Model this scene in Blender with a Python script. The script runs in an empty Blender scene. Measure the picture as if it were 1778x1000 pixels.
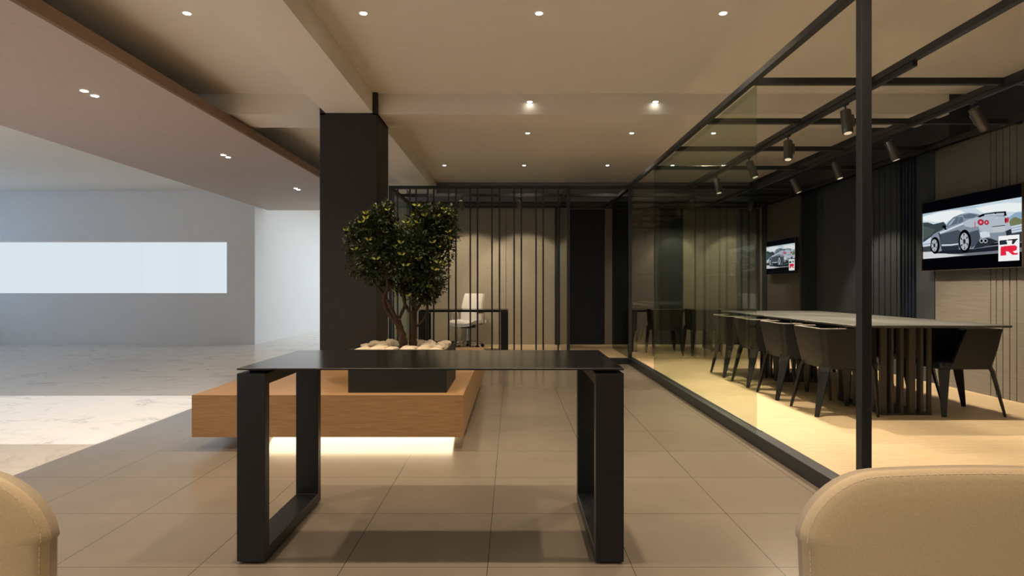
import bpy, bmesh, math, random, json
from mathutils import Vector, Matrix
C = bpy.context.scene
col = C.collection
PI = math.pi
R = random.Random(7)
H = 1.15            # eye height
FL = 0.09           # raised wooden floor of the glazed rooms

# ------------------------------------------------------------------ materials
def new_mat(name):
    m = bpy.data.materials.new(name); m.use_nodes = True
    nt = m.node_tree
    return m, nt, nt.nodes['Principled BSDF']

def lnk(nt, a, b): nt.links.new(a, b)

def coords(nt, scale=(1, 1, 1), loc=(0, 0, 0)):
    tc = nt.nodes.new('ShaderNodeTexCoord'); mp = nt.nodes.new('ShaderNodeMapping')
    mp.inputs['Scale'].default_value = scale; mp.inputs['Location'].default_value = loc
    lnk(nt, tc.outputs['Object'], mp.inputs['Vector'])
    return mp.outputs['Vector']

def ramp(nt, fac, stops):
    r = nt.nodes.new('ShaderNodeValToRGB'); e = r.color_ramp.elements
    while len(e) < len(stops): e.new(0.5)
    for k, (p, c) in enumerate(stops):
        e[k].position = p; e[k].color = (*c, 1)
    lnk(nt, fac, r.inputs['Fac']); return r.outputs['Color']

def noise(nt, vec, scale, detail=4, rough=.55, dist=0):
    n = nt.nodes.new('ShaderNodeTexNoise')
    n.inputs['Scale'].default_value = scale; n.inputs['Detail'].default_value = detail
    n.inputs['Roughness'].default_value = rough; n.inputs['Distortion'].default_value = dist
    lnk(nt, vec, n.inputs['Vector']); return n.outputs['Fac']

def bump(nt, p, fac, strength=.2, dist=.005):
    b = nt.nodes.new('ShaderNodeBump'); b.inputs['Strength'].default_value = strength
    b.inputs['Distance'].default_value = dist
    lnk(nt, fac, b.inputs['Height']); lnk(nt, b.outputs['Normal'], p.inputs['Normal'])

def plain(name, c, rough=.5, metal=0, spec=.5, grain=.06, gscale=40, bmp=0):
    m, nt, p = new_mat(name)
    v = coords(nt)
    f = noise(nt, v, gscale, 3)
    lo = tuple(x * (1 - grain) for x in c); hi = tuple(min(1, x * (1 + grain)) for x in c)
    lnk(nt, ramp(nt, f, [(.3, lo), (.7, hi)]), p.inputs['Base Color'])
    p.inputs['Roughness'].default_value = rough; p.inputs['Metallic'].default_value = metal
    p.inputs['Specular IOR Level'].default_value = spec
    if bmp: bump(nt, p, f, bmp)
    return m

def grainy(name, stops, scale, nscale=6, rough=.45, spec=.4, dist=.4, bmp=.1):
    m, nt, p = new_mat(name)
    v = coords(nt, scale)
    f = noise(nt, v, nscale, 6, .65, dist)
    lnk(nt, ramp(nt, f, stops), p.inputs['Base Color'])
    p.inputs['Roughness'].default_value = rough; p.inputs['Specular IOR Level'].default_value = spec
    bump(nt, p, f, bmp, .002)
    return m

def emit(name, c, s):
    m = bpy.data.materials.new(name); m.use_nodes = True; nt = m.node_tree
    nt.nodes.clear(); e = nt.nodes.new('ShaderNodeEmission'); o = nt.nodes.new('ShaderNodeOutputMaterial')
    e.inputs['Color'].default_value = (*c, 1); e.inputs['Strength'].default_value = s
    lnk(nt, e.outputs[0], o.inputs['Surface']); return m

def glass(name, tint, refl=.08, rough=0.0):
    m = bpy.data.materials.new(name); m.use_nodes = True; nt = m.node_tree; nt.nodes.clear()
    o = nt.nodes.new('ShaderNodeOutputMaterial'); mx = nt.nodes.new('ShaderNodeMixShader')
    t = nt.nodes.new('ShaderNodeBsdfTransparent'); g = nt.nodes.new('ShaderNodeBsdfGlossy')
    lw = nt.nodes.new('ShaderNodeLayerWeight'); lw.inputs['Blend'].default_value = .5
    pw = nt.nodes.new('ShaderNodeMath'); pw.operation = 'POWER'; pw.inputs[1].default_value = 4.5
    lnk(nt, lw.outputs['Facing'], pw.inputs[0])
    ml = nt.nodes.new('ShaderNodeMath'); ml.operation = 'MULTIPLY_ADD'; ml.inputs[1].default_value = .8 * refl; ml.inputs[2].default_value = .04 * refl
    t.inputs['Color'].default_value = (*tint, 1); g.inputs['Roughness'].default_value = rough
    g.inputs['Color'].default_value = (.95, 1, .97, 1)
    lnk(nt, pw.outputs[0], ml.inputs[0]); lnk(nt, ml.outputs[0], mx.inputs['Fac'])
    lnk(nt, t.outputs[0], mx.inputs[1]); lnk(nt, g.outputs[0], mx.inputs[2]); lnk(nt, mx.outputs[0], o.inputs['Surface'])
    return m

def tile_mat():
    m, nt, p = new_mat('beige porcelain tile')
    v = coords(nt)
    sp = nt.nodes.new('ShaderNodeSeparateXYZ'); lnk(nt, v, sp.inputs[0])
    def line(out, off):
        a = nt.nodes.new('ShaderNodeMath'); a.operation = 'ADD'; a.inputs[1].default_value = off; lnk(nt, out, a.inputs[0])
        d = nt.nodes.new('ShaderNodeMath'); d.operation = 'PINGPONG'; d.inputs[1].default_value = .5966 / 2; lnk(nt, a.outputs[0], d.inputs[0])
        l = nt.nodes.new('ShaderNodeMath'); l.operation = 'LESS_THAN'; l.inputs[1].default_value = .0016; lnk(nt, d.outputs[0], l.inputs[0])
        return l.outputs[0]
    a = line(sp.outputs[0], .1007 + .5966 * 40); b = line(sp.outputs[1], -2.519 + .5966 * 40)
    mxm = nt.nodes.new('ShaderNodeMath'); mxm.operation = 'MAXIMUM'; lnk(nt, a, mxm.inputs[0]); lnk(nt, b, mxm.inputs[1])
    base = ramp(nt, noise(nt, v, 3, 4), [(.3, (.225, .192, .155)), (.7, (.248, .212, .172))])
    mix = nt.nodes.new('ShaderNodeMix'); mix.data_type = 'RGBA'
    lnk(nt, mxm.outputs[0], mix.inputs[0]); lnk(nt, base, mix.inputs[6]); mix.inputs[7].default_value = (.06, .05, .04, 1)
    lnk(nt, mix.outputs[2], p.inputs['Base Color'])
    p.inputs['Roughness'].default_value = .19; p.inputs['Specular IOR Level'].default_value = .5
    return m

def marble_mat():
    m, nt, p = new_mat('white veined marble')
    v = coords(nt, (.8, 1.1, 1))
    f = noise(nt, v, 1.5, 9, .62, 1.3)
    s = nt.nodes.new('ShaderNodeMath'); s.operation = 'SUBTRACT'; s.inputs[1].default_value = .5; lnk(nt, f, s.inputs[0])
    ab = nt.nodes.new('ShaderNodeMath'); ab.operation = 'ABSOLUTE'; lnk(nt, s.outputs[0], ab.inputs[0])
    g = noise(nt, v, 2.3, 2)
    ad = nt.nodes.new('ShaderNodeMath'); ad.operation = 'MULTIPLY_ADD'; ad.inputs[1].default_value = .13; lnk(nt, g, ad.inputs[0]); ad.inputs[2].default_value = -.052
    a2 = nt.nodes.new('ShaderNodeMath'); a2.operation = 'MAXIMUM'; a2.inputs[1].default_value = 0; lnk(nt, ad.outputs[0], a2.inputs[0])
    a3 = nt.nodes.new('ShaderNodeMath'); a3.operation = 'ADD'; lnk(nt, ab.outputs[0], a3.inputs[0]); lnk(nt, a2.outputs[0], a3.inputs[1])
    lnk(nt, ramp(nt, a3.outputs[0], [(0, (.42, .40, .38)), (.012, (.66, .62, .57)), (.05, (.74, .70, .64)), (1, (.76, .72, .66))]), p.inputs['Base Color'])
    p.inputs['Roughness'].default_value = .22; p.inputs['Specular IOR Level'].default_value = .4
    return m

M = {}
M['ceil'] = plain('painted plaster ceiling', (.80, .755, .69), .9, 0, .2, .015, 6)
M['white'] = plain('white plaster wall', (.78, .78, .77), .9, 0, .2, .015, 6)
M['upperpaint'] = plain('slate grey upper wall paint', (.20, .215, .24), .85, 0, .3, .04, 8)
M['darkpaint'] = plain('dark blue grey paint', (.035, .040, .048), .8, 0, .3, .05, 8)
M['column'] = plain('dark brown column cladding', (.031, .028, .029), .6, 0, .3, .04, 12)
M['metal'] = plain('matte black metal', (.017, .0195, .024), .42, .0, .5, .08, 60)
M['deskmetal'] = plain('satin black desk metal', (.0075, .0105, .0155), .38, 0, .5, .08, 50)
M['desktop'] = plain('black satin glass top', (.012, .012, .013), .16, 0, .8, .05, 30)
M['tile'] = tile_mat()
M['marble'] = marble_mat()
M['bench'] = grainy('oak bench veneer', [(.2, (.27, .15, .068)), (.5, (.40, .235, .112)), (.8, (.50, .31, .16))], (1.2, 14, 22), 5, .42)
M['soffitlit'] = grainy('soffit veneer with painted daylight', [(.2, (.37, .30, .265)), (.5, (.45, .365, .32)), (.8, (.52, .43, .385))], (16, 1.5, 16), 6, .6, .3)  # same wood as the fascia, paled to put daylight into the underside
M['soffit'] = grainy('brown oak soffit veneer', [(.2, (.25, .165, .115)), (.5, (.33, .22, .155)), (.8, (.39, .265, .19))], (16, 1.5, 16), 6, .6, .3)
M['oak'] = grainy('light oak floor boards', [(.2, (.49, .365, .21)), (.5, (.61, .47, .29)), (.8, (.69, .55, .36))], (1.6, 11, 4), 3, .5, .3, .8)
M['panel'] = grainy('brushed taupe wall panel', [(.2, (.12, .108, .09)), (.5, (.165, .15, .125)), (.8, (.215, .195, .165))], (1.2, 1.2, 42), 4, .6, .3, .3, .15)
M['plaster'] = grainy('taupe textured plaster', [(.2, (.29, .26, .205)), (.8, (.36, .325, .26))], (1, 1, 1), 26, .75, .2, 0, .35)
M['darkpanel'] = plain('charcoal wall panel', (.040, .048, .057), .5, 0, .4, .06, 10)
M['deeppanel'] = plain('blue black wall panel', (.012, .018, .028), .4, 0, .4, .06, 10)
M['doorblack'] = plain('blue black door leaf', (.008, .013, .022), .3, 0, .4, .06, 10)
M['planter'] = plain('charcoal green planter metal', (.017, .019, .018), .5, 0, .4, .06, 30)
M['stone'] = plain('cream limestone', (.66, .57, .44), .85, 0, .2, .12, 14, .4)
M['soil'] = plain('dark soil', (.03, .02, .013), .95, 0, .1, .3, 60, .5)
M['bark'] = grainy('brown bark', [(.25, (.03, .019, .012)), (.6, (.085, .055, .035)), (.85, (.16, .11, .07))], (14, 14, 3), 3, .9, .1, .6, .8)
M['leaf'] = plain('dark green leaf', (.028, .046, .008), .45, 0, .4, .45, 9)
M['leafnew'] = plain('yellow green new leaf', (.30, .31, .03), .45, 0, .4, .2, 9)
M['tub'] = plain('dark charcoal chair leather', (.013, .0145, .018), .48, 0, .4, .12, 60, .15)
M['tubseam'] = plain('pale top piping of chair', (.30, .27, .23), .5, 0, .4, .1, 60)
M['tabletop'] = plain('grey stone composite table top', (.065, .067, .06), .55, 0, .4, .08, 60)
M['slatmetal'] = plain('bronze grey steel bars', (.06, .053, .048), .45, 0, .4, .08, 60)
M['cream'] = plain('cream leather', (.62, .50, .335), .5, 0, .35, .05, 260, .12)
M['creamside'] = plain('taupe edge leather', (.47, .39, .30), .55, 0, .35, .06, 260, .12)
M['stitch'] = plain('pale thread', (.80, .70, .54), .8)
M['chrome'] = plain('polished aluminium', (.75, .74, .72), .22, .9, .5, .03)
M['whitefab'] = plain('pale grey woven fabric', (.72, .70, .68), .85, 0, .2, .08, 300, .2)
M['whiteplastic'] = plain('white plastic', (.78, .76, .73), .4, 0, .4, .03)
M['blackplastic'] = plain('black plastic', (.015, .015, .017), .45, 0, .4, .1)
M['lampgrey'] = plain('gunmetal lamp body', (.12, .115, .11), .38, .6, .5, .06)
M['tvframe'] = plain('thin bronze television frame', (.10, .085, .07), .35, .5, .5, .05)
M['tvback'] = plain('black television housing', (.012, .012, .013), .5, 0, .4, .05)
M['glassg'] = glass('green tinted glass', (.83, .87, .81), .5)
M['glassclear'] = glass('clear glass', (.93, .94, .92), 1.1)
M['glasswin'] = glass('grey tinted window glass', (.74, .75, .755), .3)
M['glassdark'] = glass('smoked glass', (.34, .38, .37), 1.0)
M['glassoffice'] = glass('pale green office glass', (.70, .76, .72), 1.0)
M['lens'] = emit('lit lamp lens', (1, .93, .8), 14)
M['lensdim'] = emit('warm spot lens', (1, .78, .5), .8)
M['glowstrip'] = emit('thin lit slot', (1, .86, .62), .6)  # glow for painted rail highlights and the bench light strip
M['alu'] = plain('aluminium trim', (.35, .34, .32), .4, .6)

# ------------------------------------------------------------------ helpers
def obj(name, bm, mats, parent=None, loc=None, smooth=False, auto=None):
    me = bpy.data.meshes.new(name)
    bm.normal_update()
    bm.to_mesh(me); bm.free()
    if not isinstance(mats, (list, tuple)): mats = [mats]
    for m in mats: me.materials.append(M[m] if isinstance(m, str) else m)
    if smooth:
        for p in me.polygons: p.use_smooth = True
        if auto is not None: me.set_sharp_from_angle(angle=auto)
    o = bpy.data.objects.new(name, me); col.objects.link(o)
    if parent: o.parent = parent
    if loc: o.location = loc
    return o

def box(bm, x0, x1, y0, y1, z0, z1, bev=0, mi=0, seg=1):
    r = bmesh.ops.create_cube(bm, size=1)
    vs = r['verts']
    for v in vs:
        v.co = Vector((x0 + (v.co.x + .5) * (x1 - x0), y0 + (v.co.y + .5) * (y1 - y0), z0 + (v.co.z + .5) * (z1 - z0)))
    fs = set(f for v in vs for f in v.link_faces)
    if bev:
        es = set(e for v in vs for e in v.link_edges)
        rr = bmesh.ops.bevel(bm, geom=list(es), offset=bev, segments=seg, profile=.5, affect='EDGES')
        fs = set(f for f in fs if f.is_valid) | set(rr['faces'])
    for f in fs:
        if f.is_valid: f.material_index = mi
    return bm

def bx(*a, **k):
    bm = bmesh.new(); box(bm, *a, **k); return bm

def tube(bm, pts, rad, n=8, cap=True, mi=0, flat=None):
    """tube along pts; rad a number or list; flat=(direction, factor) squashes the section"""
    pts = [Vector(p) for p in pts]
    if not isinstance(rad, (list, tuple)): rad = [rad] * len(pts)
    rings = []
    up = Vector((0, 0, 1))
    prev = None
    for i, p in enumerate(pts):
        d = (pts[min(i + 1, len(pts) - 1)] - pts[max(i - 1, 0)]).normalized()
        if prev is None:
            a = Vector((1, 0, 0)) if abs(d.x) < .9 else Vector((0, 1, 0))
            u = (a - d * a.dot(d)).normalized()
        else:
            u = (prev - d * prev.dot(d)).normalized()
        prev = u
        w = d.cross(u)
        rings.append([bm.verts.new(p + (u * math.cos(2 * PI * k / n) + w * math.sin(2 * PI * k / n)) * rad[i]) for k in range(n)])
    for i in range(len(rings) - 1):
        for k in range(n):
            f = bm.faces.new((rings[i][k], rings[i][(k + 1) % n], rings[i + 1][(k + 1) % n], rings[i + 1][k])); f.material_index = mi
    if cap:
        bm.faces.new(list(reversed(rings[0]))).material_index = mi
        bm.faces.new(rings[-1]).material_index = mi
    return bm

def prism(bm, sections, mi=0):
    """loft between closed sections with the same number of points"""
    rings = [[bm.verts.new(p) for p in s] for s in sections]
    n = len(rings[0])
    for i in range(len(rings) - 1):
        for k in range(n):
            bm.faces.new((rings[i][k], rings[i][(k + 1) % n], rings[i + 1][(k + 1) % n], rings[i + 1][k])).material_index = mi
    bm.faces.new(list(reversed(rings[0]))).material_index = mi
    bm.faces.new(rings[-1]).material_index = mi
    bmesh.ops.recalc_face_normals(bm, faces=bm.faces)
    return bm

def tag(o, label, cat, group=None, kind=None):
    if label: o['label'] = label
    if cat: o['category'] = cat
    if group: o['group'] = group
    if kind: o['kind'] = kind
    return o

def thing(name, label, cat, loc=(0, 0, 0), rz=0, group=None):
    o = bpy.data.objects.new(name, None); col.objects.link(o)
    o.location = loc; o.rotation_euler = (0, 0, rz); o.empty_display_size = .1
    return tag(o, label, cat, group)

def struct(name, bm, m, parent=None, **k):
    o = obj(name, bm, m, parent, **k)
    if not parent: o['kind'] = 'structure'
    return o

def dup(root, loc=None, rz=None, label=None, group=None):
    r = root.copy(); col.objects.link(r)
    if loc is not None: r.location = loc
    if rz is not None: r.rotation_euler = (0, 0, rz)
    if label: r['label'] = label
    if group: r['group'] = group
    for ch in list(root.children):
        c = ch.copy(); col.objects.link(c); c.parent = r
        for g in ch.children:
            d = g.copy(); col.objects.link(d); d.parent = c
    return r

def subsurf(o, lv=2):
    m = o.modifiers.new('sub', 'SUBSURF'); m.levels = lv; m.render_levels = lv

def spot(name, loc, target, power, deg, color, blend=.6, size=.03, parent=None):
    l = bpy.data.lights.new(name, 'SPOT'); l.energy = power; l.spot_size = math.radians(deg); l.spot_blend = blend
    l.color = color; l.shadow_soft_size = size
    o = bpy.data.objects.new(name, l); col.objects.link(o)
    o.location = loc
    o.rotation_euler = (Vector(target) - Vector(loc)).to_track_quat('-Z', 'Y').to_euler()
    return o

# ------------------------------------------------------------------ shell
ZC = 3.13
XL, XR = -11.2, 4.70
YB, YF = -3.2, 11.47
struct('floor', bx(-3.06, XR + .1, YB, 12.45, -.1, 0), 'tile')
struct('floor_marble', bx(XL - 6, -3.06, YB, 12.45, -.1, 0), 'marble')
struct('floor_corridor', bx(XL - 6, 6, 12.45, 24, -.1, 0), 'marble')
struct('ceiling', bx(XL - .2, XR + .4, YB - .2, 12.45, ZC, ZC + .2), 'ceil')
struct('ceiling_corridor', bx(-5.36, -4.3, 12.60, 20, ZC, ZC + .2), 'ceil')
struct('wall_back', bx(-1.98, XR + .2, YF, YF + .15, 0, 2.695), 'plaster')
struct('wall_back_upper', bx(-1.98, XR + .2, YF, YF + .15, 2.695, ZC), 'upperpaint')
struct('wall_back_left', bx(-2.95, -1.98, YF, YF + .15, 0, ZC), 'ceil')
struct('wall_rear', bx(XL - .2, XR + .3, YB - .2, YB, 0, ZC), 'white')
# left facade: unseen wall, its gaps shaped to admit the sun patch and extra daylight
wl = bmesh.new()
SY0, SY1 = 4.50, 6.52
box(wl, XL - .15, XL, 3.3, SY0, 0, ZC); box(wl, XL - .15, XL, SY1, 7.0, 0, ZC); box(wl, XL - .15, XL, 12.2, 12.45, 0, ZC); box(wl, XL - .15, XL, 7.0, 12.2, 0, .9); box(wl, XL - .15, XL, 7.0, 12.2, 2.7, ZC)
struct('wall_left', wl, 'white')
fm, fnt, fp = new_mat('translucent fill pane'); fnt.nodes.remove(fp)
ft = fnt.nodes.new('ShaderNodeBsdfTranslucent'); ft.inputs['Color'].default_value = (.44, .54, .66, 1)
lnk(fnt, ft.outputs[0], fnt.nodes['Material Output'].inputs['Surface']); M['fillpane'] = fm
struct('daylight_fill_pane', bx(XL - .08, XL - .07, 7.0, 12.2, .9, 2.7), 'fillpane')  # unseen translucent pane, added to spread bluish light over the left area
# window wall facing the camera with a strip window
ww = bmesh.new()
wz0, wz1 = 1.045, 2.09
box(ww, -5.81, -5.24, 12.45, 12.60, 0, ZC)
box(ww, XL - .15, -5.81, 12.45, 12.60, 0, wz0); box(ww, XL - .15, -5.81, 12.45, 12.60, wz1, ZC)
struct('wall_far', ww, 'white')
struct('window_1', bx(XL - .15, -5.81, 12.585, 12.592, wz0, wz1), 'glasswin')
struct('wall_corridor', bx(-5.36, -5.24, 12.60, 24, 0, ZC), 'white')
# right wall and its cladding
wr = struct('wall_right', bx(XR + .05, XR + .2, YB, YF, 0, ZC), 'darkpaint')
ZP = 2.68
def wpanel(name, y0, y1, mat, d=.05, z1=ZP): return struct(name, bx(XR + .05 - d, XR + .05, y0, y1, FL if y0 > 3 else 0, z1), mat, wr)
gy = [4.9, 4.98, 5.06, 5.14, 5.69, 5.77, 5.85, 5.93, 6.00]
pb = bmesh.new(); prev = -3.0
for y in gy + [6.79]:
    box(pb, XR, XR + .05, prev + .005, y - .005, 0, ZP); prev = y
struct('wall_panel', pb, 'panel', wr)
wpanel('wall_panel_recess', 3, 6.79, 'deeppanel', .02)
wpanel('wall_panel', 6.79, 7.09, 'darkpanel', .055)
rb = bmesh.new(); box(rb, XR + .03, XR + .05, 7.09, 7.40, FL, ZP)
for k in range(5): tube(rb, [(XR + .03, 7.12 + k * .062, FL), (XR + .03, 7.12 + k * .062, ZP)], .02, 8)
struct('wall_panel_ribbed', rb, 'deeppanel', wr)
rb = bmesh.new()
for k in range(10): box(rb, XR - .006 * (k % 2), XR + .05, 7.402 + k * .06, 7.458 + k * .06, FL, ZP)
struct('wall_panel_ribbed', rb, 'darkpanel', wr)
rb = bmesh.new()
for k in range(16): box(rb, XR, XR + .05, 8.003 + k * .0878, 8.088 + k * .0878, FL, ZP)
struct('wall_panel_ribbed', rb, 'darkpanel', wr)
rb = bmesh.new(); box(rb, XR + .03, XR + .05, 9.41, 9.98, FL, ZP)
for k in range(8): tube(rb, [(XR + .03, 9.46 + k * .068, FL), (XR + .03, 9.46 + k * .068, ZP)], .022, 8)
struct('wall_panel_ribbed', rb, 'deeppanel', wr)
wpanel('wall_panel', 9.98, 11.25, 'panel', .05)
wpanel('wall_panel', 11.25, YF, 'darkpanel', .06)
for y0, y1 in ((6.95, 7.25), (7.35, 7.55), (7.7, 8.1), (8.5, 8.95)):
    o = obj('rail_glint', bx(XR - .16, XR - .15, y0, y1, 2.665, 2.672), 'glowstrip', wr)  # glowing strips stand in for highlights on the upper rail, no lamps
struct('wall_bulkhead', bx(4.46, XR + .05, 6.24, YF, 2.70, ZC), 'darkpaint')
struct('wall_upper_right', bx(XR - .02, XR + .05, YB, 6.24, ZP, ZC), 'darkpaint')
# back wall dressing
bk = struct('wall_panel', bx(1.76, 2.66, YF - .02, YF, FL, 1.395), 'panel', wr)
for (x0, x1, z0, z1, m) in ((1.76, 2.66, 1.40, 2.065, 'panel'), (1.76, 2.66, 2.07, 2.63, 'panel'), (2.67, 3.2, FL, 2.63, 'darkpanel'), (3.21, 3.42, FL, 2.63, 'plaster'),
                        (3.43, 4.2, FL, 1.395, 'panel'), (3.43, 4.2, 1.40, 2.63, 'panel'), (4.21, 4.64, FL, 2.63, 'darkpanel')):
    struct('wall_panel', bx(x0, x1, YF - .02, YF, z0, z1), m, wr)
struct('door_1', bx(1.06, 1.73, YF - .03, YF, FL + .005, 2.62, bev=.003), 'doorblack')
struct('trim_1', bx(-.115, -.107, YF - .004, YF, FL, 2.69), 'darkpanel')
struct('wall_panel', bx(1.735, 1.755, YF - .035, YF, FL, 2.64), 'panel', wr)
# raised wooden floors
struct('floor_meeting_room', bx(1.84, XR, 3.15, YF, 0.002, FL), 'oak')
struct('floor_office', bx(-1.84, 1.84, 9.28, YF, 0.002, FL), 'oak')

# beams
struct('ceiling_beam', bx(-1.887, -1.411, YB, YF, 2.921, ZC), 'ceil')
cb = bmesh.new(); box(cb, -5.2, -1.887, 6.235, 6.75, 2.921, ZC); box(cb, -1.411, 4.46, 6.235, 6.75, 2.921, ZC)
struct('ceiling_crossbeam', cb, 'ceil')
# column, passing through the bench
cm = bmesh.new()
box(cm, -1.945, -1.363, 6.18, 6.73, 0, 2.921, bev=.004); box(cm, -1.411, -1.363, 6.18, 6.73, 2.9, ZC)
box(cm, -1.945, -1.887, 6.18, 6.73, 2.9, ZC)
tag(obj('column', cm, 'column'), 'square dark brown column rising behind the tree to the ceiling beam', 'column', kind=None)

# dropped wooden soffit
sf = thing('dropped_ceiling', 'long brown wood-veneered dropped ceiling panel along the left side with paired small lights', 'ceiling panel', (-4.0, 5, 2.79))
obj('soffit_panel', bx(-1.155, 1.135, -8, 7.9, 0, .02), 'soffitlit', sf)
obj('fascia', bx(1.10, 1.135, -8, 7.9, 0.0202, .113), 'soffit', sf)
obj('fascia', bx(-1.155, -1.12, -8, 7.9, 0.0202, .113), 'soffit', sf)

# ------------------------------------------------------------------ lights in the ceiling
WARM = (1.0, .79, .54)
def downlight():
    t = thing('downlight', 'x', 'ceiling light', (0, 0, ZC), 0, 'recessed ceiling downlights')
    b = bmesh.new(); tube(b, [(0, 0, -.003), (0, 0, .0005)], .034, 20); obj('trim_ring', b, 'ceil', t, smooth=False)
    b = bmesh.new(); tube(b, [(0, 0, -.006), (0, 0, -.0032)], .024, 18); obj('lens', b, 'lens', t)
    return t
DL = [(-2.34, 4.40), (-1.07, 4.40), (.195, 4.40), (1.52, 4.40),
      (.18, 6.20), (1.457, 6.20), (.2, 7.81), (1.53, 7.81), (2.575, 7.81), (-1.09, 9.86), (.195, 9.86), (1.54, 9.86), (2.59, 9.86)]
LB = ['recessed round downlight in the front ceiling row, farthest left near the wooden soffit',
      'recessed round downlight in the front ceiling row, just right of the long beam',
      'recessed round downlight in the front ceiling row, third from the left above the aisle',
      'recessed round downlight in the front ceiling row, farthest right beside the glass room frame',
      'small downlight fixed to the face of the ceiling crossbeam, left one of two',
      'small downlight fixed to the face of the ceiling crossbeam, right one of two',
      'small downlight just behind the crossbeam, left one above the aisle',
      'small downlight just behind the crossbeam, centre one beside the frame rail',
      'small downlight just behind the crossbeam, seen through the green glass',
      'far-row downlight above the slatted office, leftmost near the beam',
      'far-row downlight above the slatted office, second from the left',
      'far-row downlight near the doorway of the slatted office',
      'far-row downlight seen through the green glass, rightmost of its row']
base = None
for k, (x, y) in enumerate(DL):
    zc = 3.042 if y == 6.20 else ZC
    if base is None:
        base = downlight(); o = base; o.location = (x, y, zc); o['label'] = LB[k]
    else: o = dup(base, (x, y, zc), None, LB[k])
for (x, y) in DL + [(-2.34, 2.5), (-1.07, 2.5), (.195, 2.5), (1.52, 2.5), (-1.07, -.4), (.195, -.4), (1.52, -.4), (-2.34, -.4)]:  # rows beyond DL are unseen lamps added for lighting, without fixtures
    zc = 3.042 if y == 6.20 else ZC
    pw, cone = (105 if y < 9 else 50), 125
    if y == 6.20: continue
    spot('downlight_and_added_lamp', (x, y, zc - .02), (x, y, 0), pw, cone, WARM, 1.0, .04)
# paired lights of the soffit
pl = None
SLB = ['pair of tiny spotlights in the wooden soffit, nearest pair at the left', 'pair of tiny spotlights in the wooden soffit, middle pair', 'pair of tiny spotlights in the wooden soffit, farthest pair near the column']
for k, y in enumerate((5.15, 7.60, 10.12)):
    xs = -3.56
    if pl is None:
        pl = thing('twin_spotlight', SLB[0], 'ceiling light', (xs, y, 2.79), 0, 'twin spotlights in the soffit')
        for s in (-1, 1):
            b = bmesh.new(); tube(b, [(0, s * .065, -.004), (0, s * .065, 0)], .028, 16); obj('lens', b, 'lens', pl)
    else: dup(pl, (xs, y, 2.79), None, SLB[k])
for y in (2.7, 5.15, 7.60, 10.12):
    spot('soffit_lamp', (-3.56, y, 2.77), (-3.56, y, 0), 55, 100, (1, .74, .45), .9, .05)

# ------------------------------------------------------------------ frame of the glazed rooms
ZT0, ZT1 = 2.645, 2.692
fr = thing('room_frame', 'matte black metal frame of posts and rails enclosing the glazed meeting room and office', 'frame', (1.76, 9.21, 0))
def fpart(name, x0, x1, y0, y1, z0, z1, bev=.002, m='metal'):
    return obj(name, bx(x0 - 1.76, x1 - 1.76, y0 - 9.21, y1 - 9.21, z0, z1, bev=bev), m, fr)
fpart('post', 1.745, 1.797, 3.05, 3.102, FL, ZT0)
fpart('post', 1.76, 1.81, 9.21, 9.26, FL, ZT0)
fpart('post', .828, .873, 9.21, 9.255, FL, ZT0)
fpart('post', -1.86, -1.815, 9.21, 9.255, FL, ZT0)
fpart('post', .80, .845, 11.40, 11.44, FL, ZT0)
fpart('post', -1.86, -1.81, 11.41, 11.45, FL, ZT0)
fpart('top_rail', 1.737, 1.785, 3.05, 11.45, ZT0, ZT1)
fpart('top_rail', 2.626, 2.673, 3.05, 9.20, ZT0, ZT1)
fpart('top_rail', 3.60, 3.65, 3.05, 11.45, ZT0, ZT1)
fpart('top_rail', 4.50, 4.55, 3.05, 11.45, ZT0, ZT1)
fpart('top_rail', .83, .875, 9.27, 11.45, ZT0, ZT1)
fpart('top_rail', -1.86, -1.815, 9.27, 11.45, ZT0, ZT1)
for y in (3.05, 4.475, 5.55, 6.65, 7.71):
    fpart('cross_rail', 1.787, 4.64, y, y + .045, ZT0, ZT1)
for y in (9.21,):
    fpart('cross_rail', -1.86, 4.64, y, y + .05, ZT0, ZT1)
for y in (10.0, 10.9, 11.40):
    fpart('cross_rail', -1.81, 4.64, y, y + .045, ZT0 + .001, ZT1 - .001)
fpart('base_rail', 1.76, 1.855, 3.05, 9.21, 0, FL + .003, .003)
fpart('base_rail', -1.86, 1.855, 9.21, 9.285, 0, FL + .003, .003)
fpart('base_rail', 1.86, XR, 3.05, 3.145, 0, FL + .003, .003)
fpart('base_rail', -1.86, -1.84, 9.29, 11.46, 0, FL + .003, .003)
fpart('floor_track', 1.83, 1.842, 4.50, 9.2, FL + .003, FL + .010, 0, 'alu')

def pane(label, x0, x1, y0, y1, z0, z1, m):
    o = obj('glass_panel', bx(-(x1 - x0) / 2, (x1 - x0) / 2, -(y1 - y0) / 2, (y1 - y0) / 2, 0, z1 - z0), m, loc=((x0 + x1) / 2, (y0 + y1) / 2, z0))
    return tag(o, label, 'glass panel')
pane('large green-tinted glass wall between the aisle and the meeting table', 1.800, 1.808, 4.51, 7.76, FL + .004, ZT0, 'glassg')
pane('full-height clear glass partition closing the far end of the meeting room', 1.83, XR - .002, 9.222, 9.230, FL, ZT0, 'glassclear')
pane('smoked glass wall beside the passage, behind the corner post', 1.762, 1.768, 9.30, 10.75, FL + .001, ZT0, 'glassdark')
pane('smoked glass side wall of the slatted office, beside the passage post', .848, .856, 9.29, 11.38, FL + .001, ZT0, 'glassdark')
pane('pale green glass side wall of the office, left end by the column', -1.84, -1.832, 9.30, 11.40, FL + .001, ZT0, 'glassoffice')

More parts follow.
